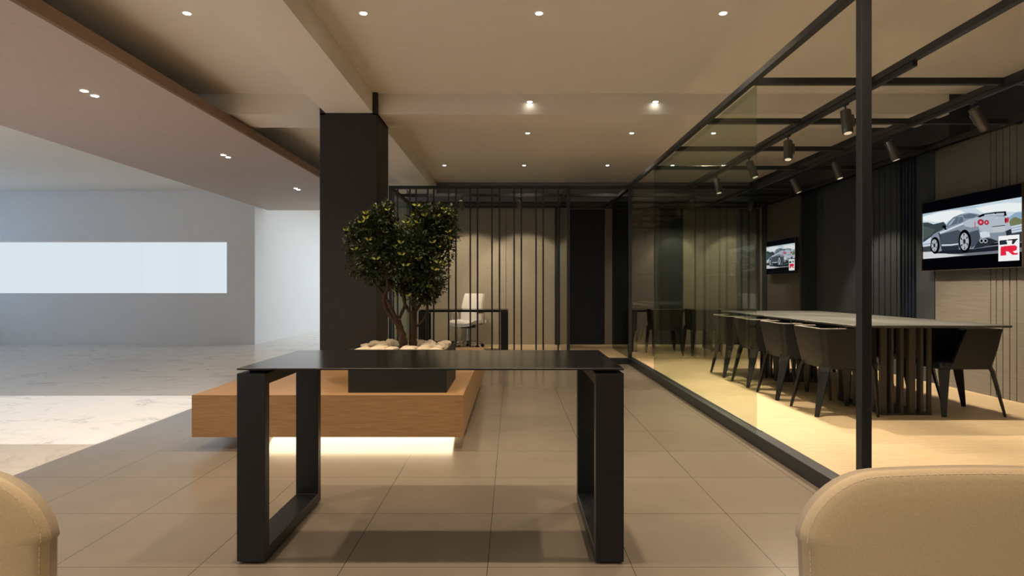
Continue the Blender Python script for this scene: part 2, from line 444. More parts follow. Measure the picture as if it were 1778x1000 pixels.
# slatted screen
sl = thing('slatted_screen', 'screen of slender vertical black bars across the front of the far office', 'screen', (0, 9.225, FL))
for px in (677.4, 690.4, 711.8, 722.5, 742.8, 753, 779, 791.6, 816.6, 829.2, 854.3, 867.3, 892.7, 905.3, 930.8, 943.2, 969.2):
    x = (px - 889) / 1061 * 9.22
    if x < -1.80: x = -1.79
    b = bx(x - .0115, x + .0115, -.011, .011, .003, ZT0 - FL)
    obj('bar', b, 'metal', sl)

# ------------------------------------------------------------------ track lamps
def track(label, x, y0, y1):
    t = thing('lighting_track', label, 'lighting track', (x, y0, ZT0))
    obj('channel', bx(-.017, .017, 0, y1 - y0, -.034, 0, bev=.002), 'metal', t)
    return t
track('dark lighting track under the middle frame rail above the meeting table', 2.652, 4.02, 9.15)
track('dark lighting track under the frame rail nearest the television wall', 3.625, 3.2, 9.15)

def track_lamp(loc, target, label, power, deg=70, first=None):
    d = (Vector(target) - Vector(loc)).normalized()
    t = thing('track_lamp', label, 'spotlight', loc, 0, 'track lamps of the glazed rooms')
    b = bmesh.new(); box(b, -.012, .012, -.035, .035, -.012, 0, bev=.002)
    tube(b, [(0, 0, -.01), (0, 0, -.05)], .006, 8); obj('mount', b, 'metal', t)
    q = d.to_track_quat('Z', 'Y')
    def rot(bm):
        bmesh.ops.transform(bm, matrix=Matrix.Translation((0, 0, -.05)) @ q.to_matrix().to_4x4(), verts=bm.verts); return bm
    b = bmesh.new(); tube(b, [(0, 0, .0), (0, 0, .006), (0, 0, .19), (0, 0, .195)], [.034, .040, .040, .037], 20)
    body = obj('lamp_body', rot(b), 'lampgrey', t, smooth=True, auto=.6)
    b = bmesh.new(); tube(b, [(0, 0, .1952), (0, 0, .1962)], .028, 16)
    obj('lens', rot(b), 'lensdim', t)
    b = bmesh.new(); box(b, .038, .058, -.014, .014, .04, .14, bev=.003)
    obj('driver_box', rot(b), 'lampgrey', t)
    p = Vector(loc) + Vector((0, 0, -.05)) + d * .215
    spot('track_beam', p, p + d, power, deg, (1, .82, .60), .35, .02)
    return t
ZK = 2.609
bl = ['nearest', 'second', 'third', 'fourth']
bd = ['nearest grey cylinder lamp on the middle track, just left of the big post', 'second grey cylinder lamp on the middle track, tilted sideways',
      'third grey cylinder lamp on the middle track, seen at the glass edge', 'farthest grey cylinder lamp on the middle track, seen through green glass']
tg = [(2.62, 4.3, 0), (2.35, 5.2, 0), (3.3, 6.1, 0), (2.9, 7.2, 0)]
for k, y in enumerate((4.86, 5.87, 6.83, 7.93)):
    track_lamp((2.652, y, ZK + .002), tg[k], bd[k], 160, 95)
cd = ['nearest cylinder lamp on the track by the television wall, tilted towards the screen', 'cylinder lamp on the television-wall track right of the big post',
      'cylinder lamp on the television-wall track left of the big post', 'farthest cylinder lamp on the television-wall track']
for k, y in enumerate((4.80, 5.88, 6.87, 7.9)):
    track_lamp((3.625, y, ZK + .002), [(4.7, 4.9, .9), (4.4, 5.6, .2), (4.2, 6.3, 0), (4.55, 7.5, .2)][k], cd[k], 85, 85)
for k, (x, y) in enumerate(((3.93, 10.02), (2.95, 10.02), (2.97, 10.92), (4.02, 10.92))):
    track_lamp((x, y, ZT0 + .0), (x + .1, 11.4, 1.0), ['small cylinder lamp in the back room by the second television', 'small cylinder lamp in the back room above the desk',
               'farthest small cylinder lamp above the back room desk', 'farthest small cylinder lamp by the second television'][k], 24, 90)
for k, (x, y) in enumerate(((-.83, 10.02), (.13, 10.02))):
    track_lamp((x, y, ZT0), (x + .12, 11.47, 1.0), ['cylinder lamp hanging in the slatted office above the white chair', 'cylinder lamp hanging in the slatted office right of the desk'][k], 62, 78)
spot('office_beam', (-1.4, 10.3, 2.6), (-1.2, 11.4, 1.0), 25, 80, (1, .78, .5), .4, .02)

# ------------------------------------------------------------------ televisions
TVP = json.loads('''[["sky",[[0.001,0.846],[0.999,0.836],[1.001,0.481],[0.004,0.371]]],["cloud",[[0.001,0.829],[0.104,0.84],[0.303,0.832],[0.427,0.804],[0.475,0.762],[0.366,0.73],[0.265,0.662],[0.132,0.704],[0.001,0.747]]],["cloud",[[0.579,0.799],[0.732,0.808],[0.885,0.796],[0.999,0.759],[1.0,0.673],[0.934,0.667],[0.795,0.706],[0.646,0.724]]],["paleblue",[[0.001,0.846],[0.556,0.84],[0.624,0.804],[0.415,0.819],[0.199,0.831],[0.001,0.807]]],["farhill",[[0.881,0.613],[0.934,0.658],[0.972,0.659],[1.0,0.643],[1.001,0.577],[0.886,0.572]]],["greenhill",[[0.884,0.559],[0.915,0.602],[0.939,0.606],[1.001,0.561],[1.001,0.5],[0.896,0.503]]],["hill",[[0.002,0.716],[0.063,0.708],[0.132,0.668],[0.18,0.649],[0.246,0.682],[0.281,0.624],[0.266,0.565],[0.106,0.492],[0.003,0.419]]],["hilllight",[[0.002,0.661],[0.063,0.642],[0.146,0.586],[0.106,0.517],[0.003,0.465]]],["rail",[[0.003,0.425],[0.095,0.43],[0.096,0.359],[0.004,0.354]]],["raildark",[[0.004,0.354],[0.096,0.359],[0.096,0.275],[0.004,0.277]]],["railline",[[0.003,0.395],[0.095,0.4],[0.095,0.39],[0.004,0.384]]],["rail",[[0.902,0.502],[1.001,0.514],[1.001,0.423],[0.906,0.414]]],["railline",[[0.902,0.479],[1.001,0.491],[1.001,0.482],[0.902,0.471]]],["railline",[[0.902,0.45],[1.001,0.458],[1.001,0.449],[0.902,0.441]]],["raildark",[[0.906,0.414],[1.001,0.423],[1.002,0.302],[0.907,0.301]]],["road",[[0.004,0.282],[0.418,0.269],[1.002,0.302],[1.003,0.181],[0.005,0.174]]],["roadlight",[[0.004,0.278],[0.135,0.271],[0.306,0.218],[0.49,0.19],[0.268,0.176],[0.005,0.176]]],["shadow",[[0.142,0.244],[0.215,0.276],[0.43,0.271],[0.559,0.259],[1.002,0.288],[1.002,0.233],[0.735,0.214],[0.418,0.213]]],["body",[[0.095,0.427],[0.106,0.492],[0.133,0.525],[0.187,0.554],[0.233,0.571],[0.266,0.606],[0.304,0.671],[0.354,0.725],[0.427,0.749],[0.51,0.751],[0.579,0.727],[0.668,0.678],[0.795,0.659],[0.846,0.637],[0.868,0.604],[0.886,0.544],[0.904,0.47],[0.91,0.399],[0.877,0.369],[0.797,0.316],[0.724,0.304],[0.627,0.279],[0.559,0.264],[0.393,0.272],[0.228,0.274],[0.155,0.253],[0.114,0.34]]],["bodylight",[[0.44,0.629],[0.511,0.662],[0.613,0.679],[0.733,0.664],[0.846,0.631],[0.871,0.598],[0.886,0.544],[0.902,0.471],[0.837,0.439],[0.723,0.446],[0.625,0.489],[0.608,0.552],[0.535,0.55],[0.476,0.576]]],["bodyhi",[[0.2,0.543],[0.266,0.562],[0.392,0.607],[0.452,0.627],[0.464,0.606],[0.392,0.583],[0.279,0.539],[0.207,0.518]]],["bodydark",[[0.207,0.51],[0.304,0.526],[0.404,0.542],[0.441,0.504],[0.415,0.383],[0.412,0.27],[0.228,0.274],[0.212,0.345],[0.201,0.428]]],["bodydeep",[[0.223,0.331],[0.411,0.32],[0.406,0.271],[0.228,0.274]]],["bodyhi",[[0.225,0.363],[0.331,0.353],[0.408,0.355],[0.408,0.34],[0.331,0.333],[0.225,0.343]]],["bodydark",[[0.523,0.491],[0.609,0.507],[0.626,0.414],[0.61,0.326],[0.536,0.271],[0.524,0.368]]],["bodydeep",[[0.609,0.356],[0.681,0.391],[0.724,0.377],[0.797,0.33],[0.724,0.296],[0.627,0.271],[0.559,0.264]]],["bodyhi",[[0.623,0.474],[0.669,0.478],[0.713,0.457],[0.719,0.4],[0.648,0.392],[0.626,0.414]]],["bodydeep",[[0.857,0.45],[0.902,0.468],[0.91,0.399],[0.863,0.389]]],["glass",[[0.273,0.596],[0.309,0.667],[0.356,0.717],[0.415,0.719],[0.394,0.628],[0.329,0.615]]],["glasshi",[[0.289,0.61],[0.316,0.659],[0.356,0.705],[0.381,0.71],[0.329,0.626]]],["glass",[[0.399,0.629],[0.423,0.708],[0.454,0.704],[0.459,0.641]]],["glass",[[0.454,0.732],[0.534,0.737],[0.608,0.699],[0.563,0.673],[0.475,0.681]]],["black",[[0.277,0.605],[0.276,0.598],[0.272,0.592],[0.266,0.588],[0.259,0.586],[0.251,0.587],[0.244,0.591],[0.238,0.598],[0.234,0.605],[0.233,0.613],[0.234,0.621],[0.238,0.627],[0.244,0.631],[0.251,0.632],[0.259,0.631],[0.266,0.627],[0.272,0.621],[0.276,0.613]]],["black",[[0.246,0.601],[0.266,0.598],[0.289,0.561],[0.261,0.566]]],["bodydeep",[[0.187,0.537],[0.203,0.53],[0.217,0.434],[0.203,0.461]]],["black",[[0.204,0.352],[0.202,0.315],[0.194,0.282],[0.183,0.256],[0.168,0.241],[0.151,0.236],[0.134,0.244],[0.119,0.263],[0.106,0.292],[0.098,0.327],[0.095,0.366],[0.098,0.404],[0.106,0.438],[0.118,0.463],[0.133,0.479],[0.15,0.482],[0.166,0.474],[0.182,0.454],[0.194,0.425],[0.201,0.39]]],["rim",[[0.177,0.356],[0.175,0.322],[0.167,0.294],[0.156,0.276],[0.143,0.27],[0.129,0.279],[0.117,0.3],[0.109,0.33],[0.107,0.365],[0.109,0.399],[0.117,0.427],[0.128,0.445],[0.142,0.45],[0.155,0.441],[0.167,0.42],[0.175,0.39]]],["bodydeep",[[0.154,0.359],[0.152,0.339],[0.146,0.328],[0.139,0.329],[0.132,0.342],[0.13,0.362],[0.132,0.381],[0.138,0.392],[0.146,0.391],[0.152,0.378]]],["black",[[0.538,0.369],[0.536,0.326],[0.528,0.287],[0.517,0.256],[0.502,0.234],[0.485,0.223],[0.467,0.225],[0.449,0.239],[0.433,0.265],[0.421,0.3],[0.413,0.342],[0.41,0.386],[0.412,0.43],[0.42,0.47],[0.432,0.502],[0.447,0.523],[0.465,0.533],[0.483,0.53],[0.5,0.514],[0.516,0.488],[0.528,0.453],[0.535,0.412]]],["rim",[[0.515,0.366],[0.512,0.326],[0.505,0.292],[0.493,0.267],[0.479,0.255],[0.463,0.257],[0.448,0.272],[0.436,0.3],[0.428,0.337],[0.425,0.378],[0.427,0.419],[0.435,0.453],[0.447,0.478],[0.462,0.49],[0.477,0.487],[0.492,0.471],[0.504,0.443],[0.512,0.406]]],["bodydeep",[[0.484,0.37],[0.482,0.349],[0.475,0.336],[0.466,0.337],[0.459,0.352],[0.456,0.374],[0.458,0.396],[0.465,0.408],[0.474,0.407],[0.481,0.392]]],["bodydeep",[[0.156,0.348],[0.173,0.332],[0.169,0.309]]],["bodydeep",[[0.146,0.325],[0.15,0.279],[0.14,0.278]]],["bodydeep",[[0.132,0.337],[0.119,0.307],[0.113,0.33]]],["bodydeep",[[0.129,0.373],[0.111,0.389],[0.115,0.412]]],["bodydeep",[[0.139,0.396],[0.135,0.442],[0.145,0.442]]],["bodydeep",[[0.152,0.383],[0.166,0.413],[0.171,0.391]]],["bodydeep",[[0.487,0.356],[0.51,0.335],[0.504,0.305]]],["bodydeep",[[0.474,0.325],[0.48,0.265],[0.467,0.264]]],["bodydeep",[[0.457,0.342],[0.44,0.302],[0.432,0.332]]],["bodydeep",[[0.453,0.388],[0.43,0.41],[0.436,0.44]]],["bodydeep",[[0.466,0.419],[0.46,0.479],[0.473,0.479]]],["bodydeep",[[0.483,0.402],[0.5,0.441],[0.507,0.412]]],["red",[[0.573,0.619],[0.58,0.618],[0.582,0.529],[0.575,0.531]]],["reddark",[[0.662,0.596],[0.66,0.582],[0.655,0.571],[0.648,0.564],[0.638,0.561],[0.628,0.562],[0.618,0.569],[0.61,0.58],[0.604,0.593],[0.602,0.607],[0.604,0.621],[0.609,0.632],[0.617,0.639],[0.627,0.642],[0.637,0.64],[0.647,0.633],[0.655,0.623],[0.66,0.61]]],["red",[[0.655,0.597],[0.654,0.587],[0.65,0.578],[0.644,0.572],[0.637,0.57],[0.629,0.571],[0.621,0.576],[0.615,0.584],[0.611,0.595],[0.61,0.606],[0.611,0.616],[0.615,0.625],[0.621,0.631],[0.628,0.633],[0.636,0.632],[0.644,0.626],[0.649,0.618],[0.653,0.608]]],["pink",[[0.643,0.599],[0.642,0.595],[0.641,0.591],[0.638,0.588],[0.634,0.587],[0.631,0.588],[0.627,0.59],[0.625,0.594],[0.623,0.598],[0.622,0.603],[0.623,0.608],[0.624,0.612],[0.627,0.615],[0.631,0.616],[0.634,0.615],[0.638,0.613],[0.64,0.609],[0.642,0.604]]],["reddark",[[0.71,0.584],[0.708,0.573],[0.705,0.565],[0.699,0.559],[0.691,0.557],[0.683,0.558],[0.676,0.563],[0.67,0.571],[0.666,0.581],[0.664,0.592],[0.666,0.603],[0.67,0.611],[0.676,0.617],[0.683,0.619],[0.691,0.618],[0.698,0.613],[0.704,0.604],[0.708,0.594]]],["red",[[0.704,0.585],[0.703,0.577],[0.7,0.57],[0.696,0.565],[0.69,0.563],[0.684,0.565],[0.679,0.568],[0.674,0.575],[0.671,0.583],[0.67,0.591],[0.671,0.599],[0.674,0.606],[0.679,0.611],[0.684,0.612],[0.69,0.611],[0.695,0.607],[0.7,0.601],[0.703,0.593]]],["pink",[[0.695,0.586],[0.695,0.583],[0.693,0.58],[0.691,0.578],[0.689,0.577],[0.686,0.577],[0.683,0.579],[0.681,0.582],[0.68,0.586],[0.679,0.589],[0.68,0.593],[0.681,0.596],[0.683,0.598],[0.686,0.599],[0.688,0.598],[0.691,0.597],[0.693,0.594],[0.695,0.59]]],["reddark",[[0.868,0.579],[0.867,0.567],[0.866,0.557],[0.863,0.55],[0.86,0.547],[0.857,0.547],[0.853,0.552],[0.851,0.56],[0.849,0.571],[0.848,0.583],[0.849,0.594],[0.85,0.604],[0.853,0.611],[0.856,0.615],[0.86,0.614],[0.863,0.609],[0.866,0.601],[0.867,0.59]]],["red",[[0.886,0.582],[0.885,0.57],[0.884,0.559],[0.881,0.551],[0.878,0.548],[0.874,0.548],[0.871,0.553],[0.868,0.562],[0.867,0.573],[0.866,0.586],[0.867,0.599],[0.868,0.609],[0.871,0.617],[0.874,0.621],[0.877,0.62],[0.881,0.615],[0.883,0.606],[0.885,0.595]]],["plate",[[0.74,0.521],[0.851,0.519],[0.852,0.454],[0.746,0.451]]],["black",[[0.74,0.528],[0.851,0.525],[0.851,0.516],[0.74,0.519]]],["plate",[[0.791,0.62],[0.79,0.611],[0.786,0.606],[0.781,0.605],[0.776,0.608],[0.772,0.615],[0.77,0.624],[0.772,0.632],[0.776,0.638],[0.781,0.639],[0.786,0.636],[0.79,0.629]]],["rim",[[0.66,0.355],[0.658,0.342],[0.653,0.333],[0.645,0.328],[0.636,0.329],[0.628,0.336],[0.623,0.347],[0.621,0.36],[0.622,0.373],[0.628,0.383],[0.636,0.388],[0.645,0.386],[0.653,0.379],[0.658,0.368]]],["black",[[0.653,0.356],[0.651,0.347],[0.647,0.34],[0.641,0.338],[0.635,0.342],[0.63,0.349],[0.628,0.359],[0.63,0.369],[0.634,0.375],[0.64,0.377],[0.646,0.374],[0.651,0.366]]],["rim",[[0.697,0.35],[0.695,0.337],[0.69,0.328],[0.682,0.323],[0.673,0.324],[0.666,0.331],[0.66,0.342],[0.658,0.355],[0.66,0.368],[0.665,0.378],[0.673,0.382],[0.682,0.381],[0.69,0.374],[0.695,0.363]]],["black",[[0.69,0.351],[0.688,0.342],[0.684,0.335],[0.678,0.333],[0.672,0.337],[0.667,0.344],[0.666,0.354],[0.667,0.364],[0.672,0.37],[0.678,0.372],[0.684,0.368],[0.688,0.361]]],["black",[[0.596,0.678],[0.646,0.706],[0.764,0.705],[0.86,0.694],[0.867,0.638],[0.848,0.637],[0.848,0.662],[0.774,0.678],[0.679,0.684],[0.624,0.666]]],["bodylight",[[0.668,0.692],[0.762,0.69],[0.762,0.667],[0.668,0.672]]],["bodylight",[[0.776,0.687],[0.846,0.677],[0.844,0.646],[0.776,0.661]]],["white",[[0.796,0.394],[0.973,0.389],[0.973,0.078],[0.795,0.078]]],["ink",[[0.811,0.34],[0.871,0.339],[0.871,0.326],[0.824,0.327],[0.824,0.299],[0.852,0.299],[0.852,0.303],[0.838,0.303],[0.838,0.313],[0.871,0.313],[0.87,0.283],[0.805,0.283],[0.805,0.332]]],["ink",[[0.877,0.342],[0.96,0.341],[0.961,0.327],[0.929,0.328],[0.926,0.279],[0.911,0.278],[0.913,0.327],[0.877,0.328]]],["redlogo",[[0.816,0.262],[0.844,0.261],[0.838,0.17],[0.864,0.171],[0.862,0.148],[0.814,0.147],[0.816,0.167],[0.822,0.168],[0.824,0.238],[0.814,0.237]]],["redlogo",[[0.844,0.264],[0.936,0.264],[0.955,0.245],[0.952,0.206],[0.933,0.193],[0.84,0.196],[0.842,0.214],[0.919,0.214],[0.921,0.243],[0.843,0.243]]],["redlogo",[[0.876,0.198],[0.915,0.199],[0.933,0.169],[0.961,0.17],[0.959,0.148],[0.917,0.147]]]]''')
TC = dict(sky=(.55, .66, .74), cloud=(.80, .84, .84), paleblue=(.42, .53, .62), farhill=(.26, .38, .50), greenhill=(.16, .19, .09), hill=(.04, .055, .065),
          hilllight=(.065, .09, .085), rail=(.55, .62, .72), raildark=(.04, .05, .06), railline=(.22, .27, .36), road=(.16, .17, .20), roadlight=(.62, .62, .64),
          shadow=(.012, .014, .022), body=(.22, .26, .32), bodylight=(.42, .47, .54), bodyhi=(.60, .66, .72), bodydark=(.06, .075, .10), bodydeep=(.02, .025, .035),
          glass=(.10, .14, .19), glasshi=(.30, .38, .46), black=(.001, .0012, .002), rim=(.40, .43, .47), red=(.55, .03, .06), reddark=(.22, .01, .02),
          pink=(.75, .35, .38), plate=(.50, .53, .57), white=(.86, .86, .86), ink=(.02, .025, .04), redlogo=(.75, .02, .05))
TM = {k: emit('screen ' + k, v, 1.0) for k, v in TC.items()}
def television(label, loc, w, h):
    """screen faces -X; local y runs along the wall, +y = left edge seen from the room"""
    t = thing('television', label, 'television', loc)
    obj('housing', bx(.012, .045, -w / 2 + .01, w / 2 - .01, -h / 2 + .01, h / 2 - .01), 'tvback', t)
    b = bmesh.new(); th = .007
    box(b, -.002, .014, -w / 2, w / 2, -h / 2, -h / 2 + th); box(b, -.002, .014, -w / 2, w / 2, h / 2 - th, h / 2)
    box(b, -.002, .014, -w / 2, -w / 2 + th, -h / 2 + th, h / 2 - th); box(b, -.002, .014, w / 2 - th, w / 2, -h / 2 + th, h / 2 - th)
    obj('bezel', b, 'tvframe', t)
    iw, ih = w - 2 * th, h - 2 * th
    b = bmesh.new(); names = list(TM)
    def ply(pts, c, layer):
        vs = [b.verts.new((.010 - layer * .00004, (.5 - u) * iw, (v - .5) * ih)) for u, v in pts]
        try: f = b.faces.new(vs)
        except ValueError: return
        f.material_index = names.index(c)
    ply([(0, 0), (1, 0), (1, 1), (0, 1)], 'black', 0)
    for i, (c, pts) in enumerate(TVP):
        if c in ('sky',): pts = [(0 if p[0] < .05 else (1 if p[0] > .95 else p[0]), p[1]) for p in pts]
        ply([(min(1, max(0, p[0])), min(1, max(0, p[1]))) for p in pts], c, i + 1)
    bmesh.ops.triangulate(b, faces=b.faces, ngon_method='EAR_CLIP')
    obj('screen', b, [TM[n] for n in names], t)
    b = bmesh.new(); box(b, .045, .097, -.12, .12, -.1, .1)
    obj('wall_bracket', b, 'tvback', t)
    return t
television('large wall television above the nearest right chair, showing a silver sports car', (4.60, 6.185, 1.72), 1.36, .768)
television('smaller distant wall television seen past the glass, showing a silver sports car', (4.60, 10.5, 1.688), 1.15, .60)

# ------------------------------------------------------------------ desks
def desk(label, loc, w, d, h, lw=.118, th=.048, rz=0):
    t = thing('desk', label, 'desk', loc, rz)
    b = bx(-w / 2, w / 2, -d / 2, d / 2, h - .008, h, bev=.0015)
    b.normal_update()
    for f in b.faces: f.material_index = 0 if f.normal.z > .99 else 1
    obj('tabletop', b, ['desktop', 'deskmetal'], t)
    for s in (-1, 1):
        x0 = -w / 2 if s < 0 else w / 2 - lw
        b = bmesh.new(); zt = h - .022
        outer = [(-d / 2, .01), (d / 2, .01), (d / 2, zt), (-d / 2, zt)]
        inner = [(-d / 2 + th, .01 + th), (d / 2 - th, .01 + th), (d / 2 - th, zt - th), (-d / 2 + th, zt - th)]
        V = {}
        for xi, x in enumerate((x0, x0 + lw)):
            for nm, L in (('o', outer), ('i', inner)):
                for k, (y, z) in enumerate(L): V[xi, nm, k] = b.verts.new((x, y, z))
        for k in range(4):
            k2 = (k + 1) % 4
            b.faces.new((V[0, 'o', k], V[0, 'o', k2], V[1, 'o', k2], V[1, 'o', k]))
            b.faces.new((V[0, 'i', k2], V[0, 'i', k], V[1, 'i', k], V[1, 'i', k2]))
            for xi in (0, 1): b.faces.new((V[xi, 'o', k2], V[xi, 'o', k], V[xi, 'i', k], V[xi, 'i', k2]))
        bmesh.ops.recalc_face_normals(b, faces=b.faces)
        bmesh.ops.bevel(b, geom=b.edges[:], offset=.0025, segments=2, profile=.5, affect='EDGES')
        lg = obj('leg_frame', b, 'deskmetal', t)
        for yy in (-d / 2 + .05, d / 2 - .05): obj('foot', bx(x0 + .02, x0 + lw - .01, yy - .03, yy + .03, 0, .01), 'blackplastic', lg)
        for yy in (-d / 2 + .12, d / 2 - .12): obj('spacer', bx(x0 + .02, x0 + lw - .02, yy - .04, yy + .04, zt, h - .008), 'metal', t)
    obj('support_beam', bx(-w / 2 + lw, w / 2 - lw, -.025, .025, h - .05, h - .0085), 'deskmetal', t)
    return t
desk('large black desk with loop legs and thin satin top in the foreground', (-.340, 2.915, 0), 1.612, .745, .816)
desk('black desk with slab legs behind the bars, in front of the white chair', (-.79, 10.22, FL), 1.45, .65, .708)
dk = desk('black desk in the back room behind the glass, with dark chairs beside it', (2.72, 10.47, FL), 1.53, .72, .70)

# ------------------------------------------------------------------ meeting table
mt = thing('meeting_table', 'long meeting table with thin grey top on slatted pedestals in the glass room', 'table', (3.36, 6.435, FL))
obj('tabletop', bx(-.63, .63, -1.565, 1.565, .742, .762, bev=.004), 'tabletop', mt)
for (y0, y1) in ((-1.345, -.65), (.45, 1.15)):
    g = obj('pedestal_base', bx(-.28, .14, y0, y1, 0, .012), 'slatmetal', mt)
    obj('pedestal_head', bx(-.28, .14, y0, y1, .725, .7415), 'slatmetal', mt)
    xs = [-.27, -.195, -.115, -.03, .05, .115]; ws = [.052, .018, .026, .052, .024, .03]
    for yy in (y0 + .02, y1 - .02):
        for x, w in zip(xs, ws): obj('bar', bx(x - w / 2 + .01, x + w / 2 + .01, yy - .012, yy + .012, .012, .725), 'slatmetal', mt)
    n = 5
    for k in range(1, n):
        yy = y0 + (y1 - y0) * k / n
        for x in (-.265, .125): obj('bar', bx(x - .01, x + .01, yy - .022, yy + .022, .012, .725), 'slatmetal', mt)

# ------------------------------------------------------------------ tub chairs (face +X)
def tub_chair():
    t = thing('tub_chair', 'x', 'chair', (0, 0, 0), 0, 'dark tub chairs at the meeting table')
    # shell: two arms and a back as one wrapped panel, defined by bottom and top outlines
    def outline(z, xb, xf, yw, r, n=6):
        pts = [(xf, -yw)]
        for k in range(n + 1):
            a = -PI / 2 - (PI / 2) * k / n
            pts.append((xb + r + r * math.cos(a), -yw + r + r * math.sin(a)))
        for k in range(n + 1):
            a = PI - (PI / 2) * k / n
            pts.append((xb + r + r * math.cos(a), yw - r + r * math.sin(a)))
        pts.append((xf, yw))
        return [Vector((x, y, z)) for x, y in pts]
    lo = outline(.395, -.175, .185, .215, .045); md = outline(.56, -.205, .135, .243, .045); hi = outline(.722, -.232, .085, .262, .045)
    th = .022
    b = bmesh.new()
    def inner(L):
        out = []
        for i, p in enumerate(L):
            a = L[max(i - 1, 0)]; c = L[min(i + 1, len(L) - 1)]
            d = (c - a).normalized(); nrm = Vector((d.y, -d.x, 0))
            if nrm.dot(Vector((.03, 0, 0)) - Vector((p.x, p.y, 0))) < 0: nrm = -nrm
            out.append(p + nrm * th)
        return out
    rows = [[b.verts.new(p) for p in L] for L in (lo, md, hi)]
    inr = [[b.verts.new(p) for p in inner(L)] for L in (lo, md, hi)]
    n = len(lo)
    for r in range(2):
        for k in range(n - 1):
            b.faces.new((rows[r][k], rows[r][k + 1], rows[r + 1][k + 1], rows[r + 1][k]))
            b.faces.new((inr[r][k + 1], inr[r][k], inr[r + 1][k], inr[r + 1][k + 1]))
        for k in (0, n - 1):
            b.faces.new((rows[r][k], rows[r + 1][k], inr[r + 1][k], inr[r][k]))
    for k in range(n - 1):
        b.faces.new((rows[2][k], rows[2][k + 1], inr[2][k + 1], inr[2][k]))
        b.faces.new((rows[0][k + 1], rows[0][k], inr[0][k], inr[0][k + 1]))
    bmesh.ops.recalc_face_normals(b, faces=b.faces)
    sh = obj('shell', b, 'tub', t, smooth=True, auto=.7)
    # top piping
    b = bmesh.new(); tube(b, [(p + q) / 2 + Vector((0, 0, .002)) for p, q in zip(hi, inner(hi))], .0065, 6)
    obj('piping', b, 'tubseam', sh, smooth=True)
    # seat
    b = bx(-.15, .27, -.212, .212, .385, .455, bev=.02, seg=3); obj('seat', b, 'tub', t, smooth=True, auto=.9)
    # legs
    for s in (-1, 1):
        def sec(cx, cy, z, wd, th_, dx, dy):
            L = math.hypot(dx, dy); ux, uy = dx / L * wd / 2, dy / L * wd / 2; vx, vy = -dy / L * th_ / 2, dx / L * th_ / 2
            return [(cx - ux - vx, cy - uy - vy, z), (cx + ux - vx, cy + uy - vy, z), (cx + ux + vx, cy + uy + vy, z), (cx - ux + vx, cy - uy + vy, z)]
        for (e, top, mid, foot) in ((1, (.215, .198, .445), (.235, .207, .38), (.252, .232, 0)), (-1, (-.15, .180, .425), (-.172, .198, .37), (-.252, .232, 0))):
            b = bmesh.new(); dx, dy = 1, -s * e
            prism(b, [sec(foot[0], s * foot[1], foot[2], .034, .016, dx, dy), sec(mid[0], s * mid[1], mid[2], .080, .026, dx, dy), sec(top[0], s * top[1], top[2], .10, .028, dx, dy)])
            bmesh.ops.bevel(b, geom=b.edges[:], offset=.003, segments=1, affect='EDGES')
            obj('leg', b, 'tub', t)
    return t
tc = tub_chair()
LY = (5.25, 6.0, 6.72, 7.45)
ord_ = ['nearest to the camera', 'second from the near end', 'third from the near end', 'farthest from the camera']
for k, y in enumerate(LY):
    lab = 'dark tub chair on the aisle side of the table, ' + ord_[k]
    if k == 0: tc.location = (2.755, y, FL); tc['label'] = lab
    else: dup(tc, (2.755, y, FL), 0, lab)
for k, y in enumerate(LY):
    dup(tc, (3.80, y, FL), PI, 'dark tub chair on the television side of the table, ' + ord_[k])
for k, x in enumerate((2.44, 3.05)):
    dup(tc, (x, 9.80, FL), PI / 2, ['dark tub chair at the back room desk beyond the glass, left one of two', 'dark tub chair at the back room desk beyond the glass, right one of two'][k], 'dark tub chairs in the back room')

# ------------------------------------------------------------------ bench, planter, tree
bt = thing('floating_bench', 'long floating oak-veneered bench behind the black desk, carrying the planter', 'bench', (-1.30, 6.05, 0))
def around(x0, x1, y0, y1, z0, z1):
    b = bmesh.new(); cx0, cx1, cy0, cy1 = -.647, -.061, .128, .682
    box(b, x0, x1, y0, cy0, z0, z1); box(b, x0, x1, cy1, y1, z0, z1)
    box(b, x0, cx0, cy0, cy1, z0, z1); box(b, cx1, x1, cy0, cy1, z0, z1)
    bmesh.ops.remove_doubles(b, verts=b.verts, dist=.0001)
    return b
obj('bench_slab', around(-.959, .955, -1.74, 1.74, .098, .394), 'bench', bt)
obj('plinth', around(-.75, .75, -1.10, 1.6, 0, .0978), 'metal', bt)
obj('light_strip', bx(-.55, .86, -1.40, -1.385, .090, .0975), 'glowstrip', bt)
def area(name, loc, rot, sx, sy, power, color):
    l = bpy.data.lights.new(name, 'AREA'); l.shape = 'RECTANGLE'; l.size = sx; l.size_y = sy; l.energy = power; l.color = color
    o = bpy.data.objects.new(name, l); col.objects.link(o); o.location = loc; o.rotation_euler = rot; return o
bsl = area('bench_strip_light', (-1.16, 4.62, .088), (math.radians(-22), 0, 0), 1.42, .40, 11, (1, .78, .5)); bsl.data.specular_factor = .25

px_, py_ = -.827, 4.765
pt = thing('planter_box', 'square charcoal metal planter box standing on the oak bench', 'planter', (px_, py_, .394))
b = bmesh.new(); w = .3555; ti = .008; hp = .311
for a in ((-w, w, -w, -w + ti), (-w, w, w - ti, w), (-w, -w + ti, -w + ti, w - ti), (w - ti, w, -w + ti, w - ti)): box(b, *a, 0, hp)
box(b, -w + ti, w - ti, -w + ti, w - ti, 0, .02)
obj('box_shell', b, 'planter', pt)
obj('soil', bx(-w + ti, w - ti, -w + ti, w - ti, .02, .262), 'soil', pt)
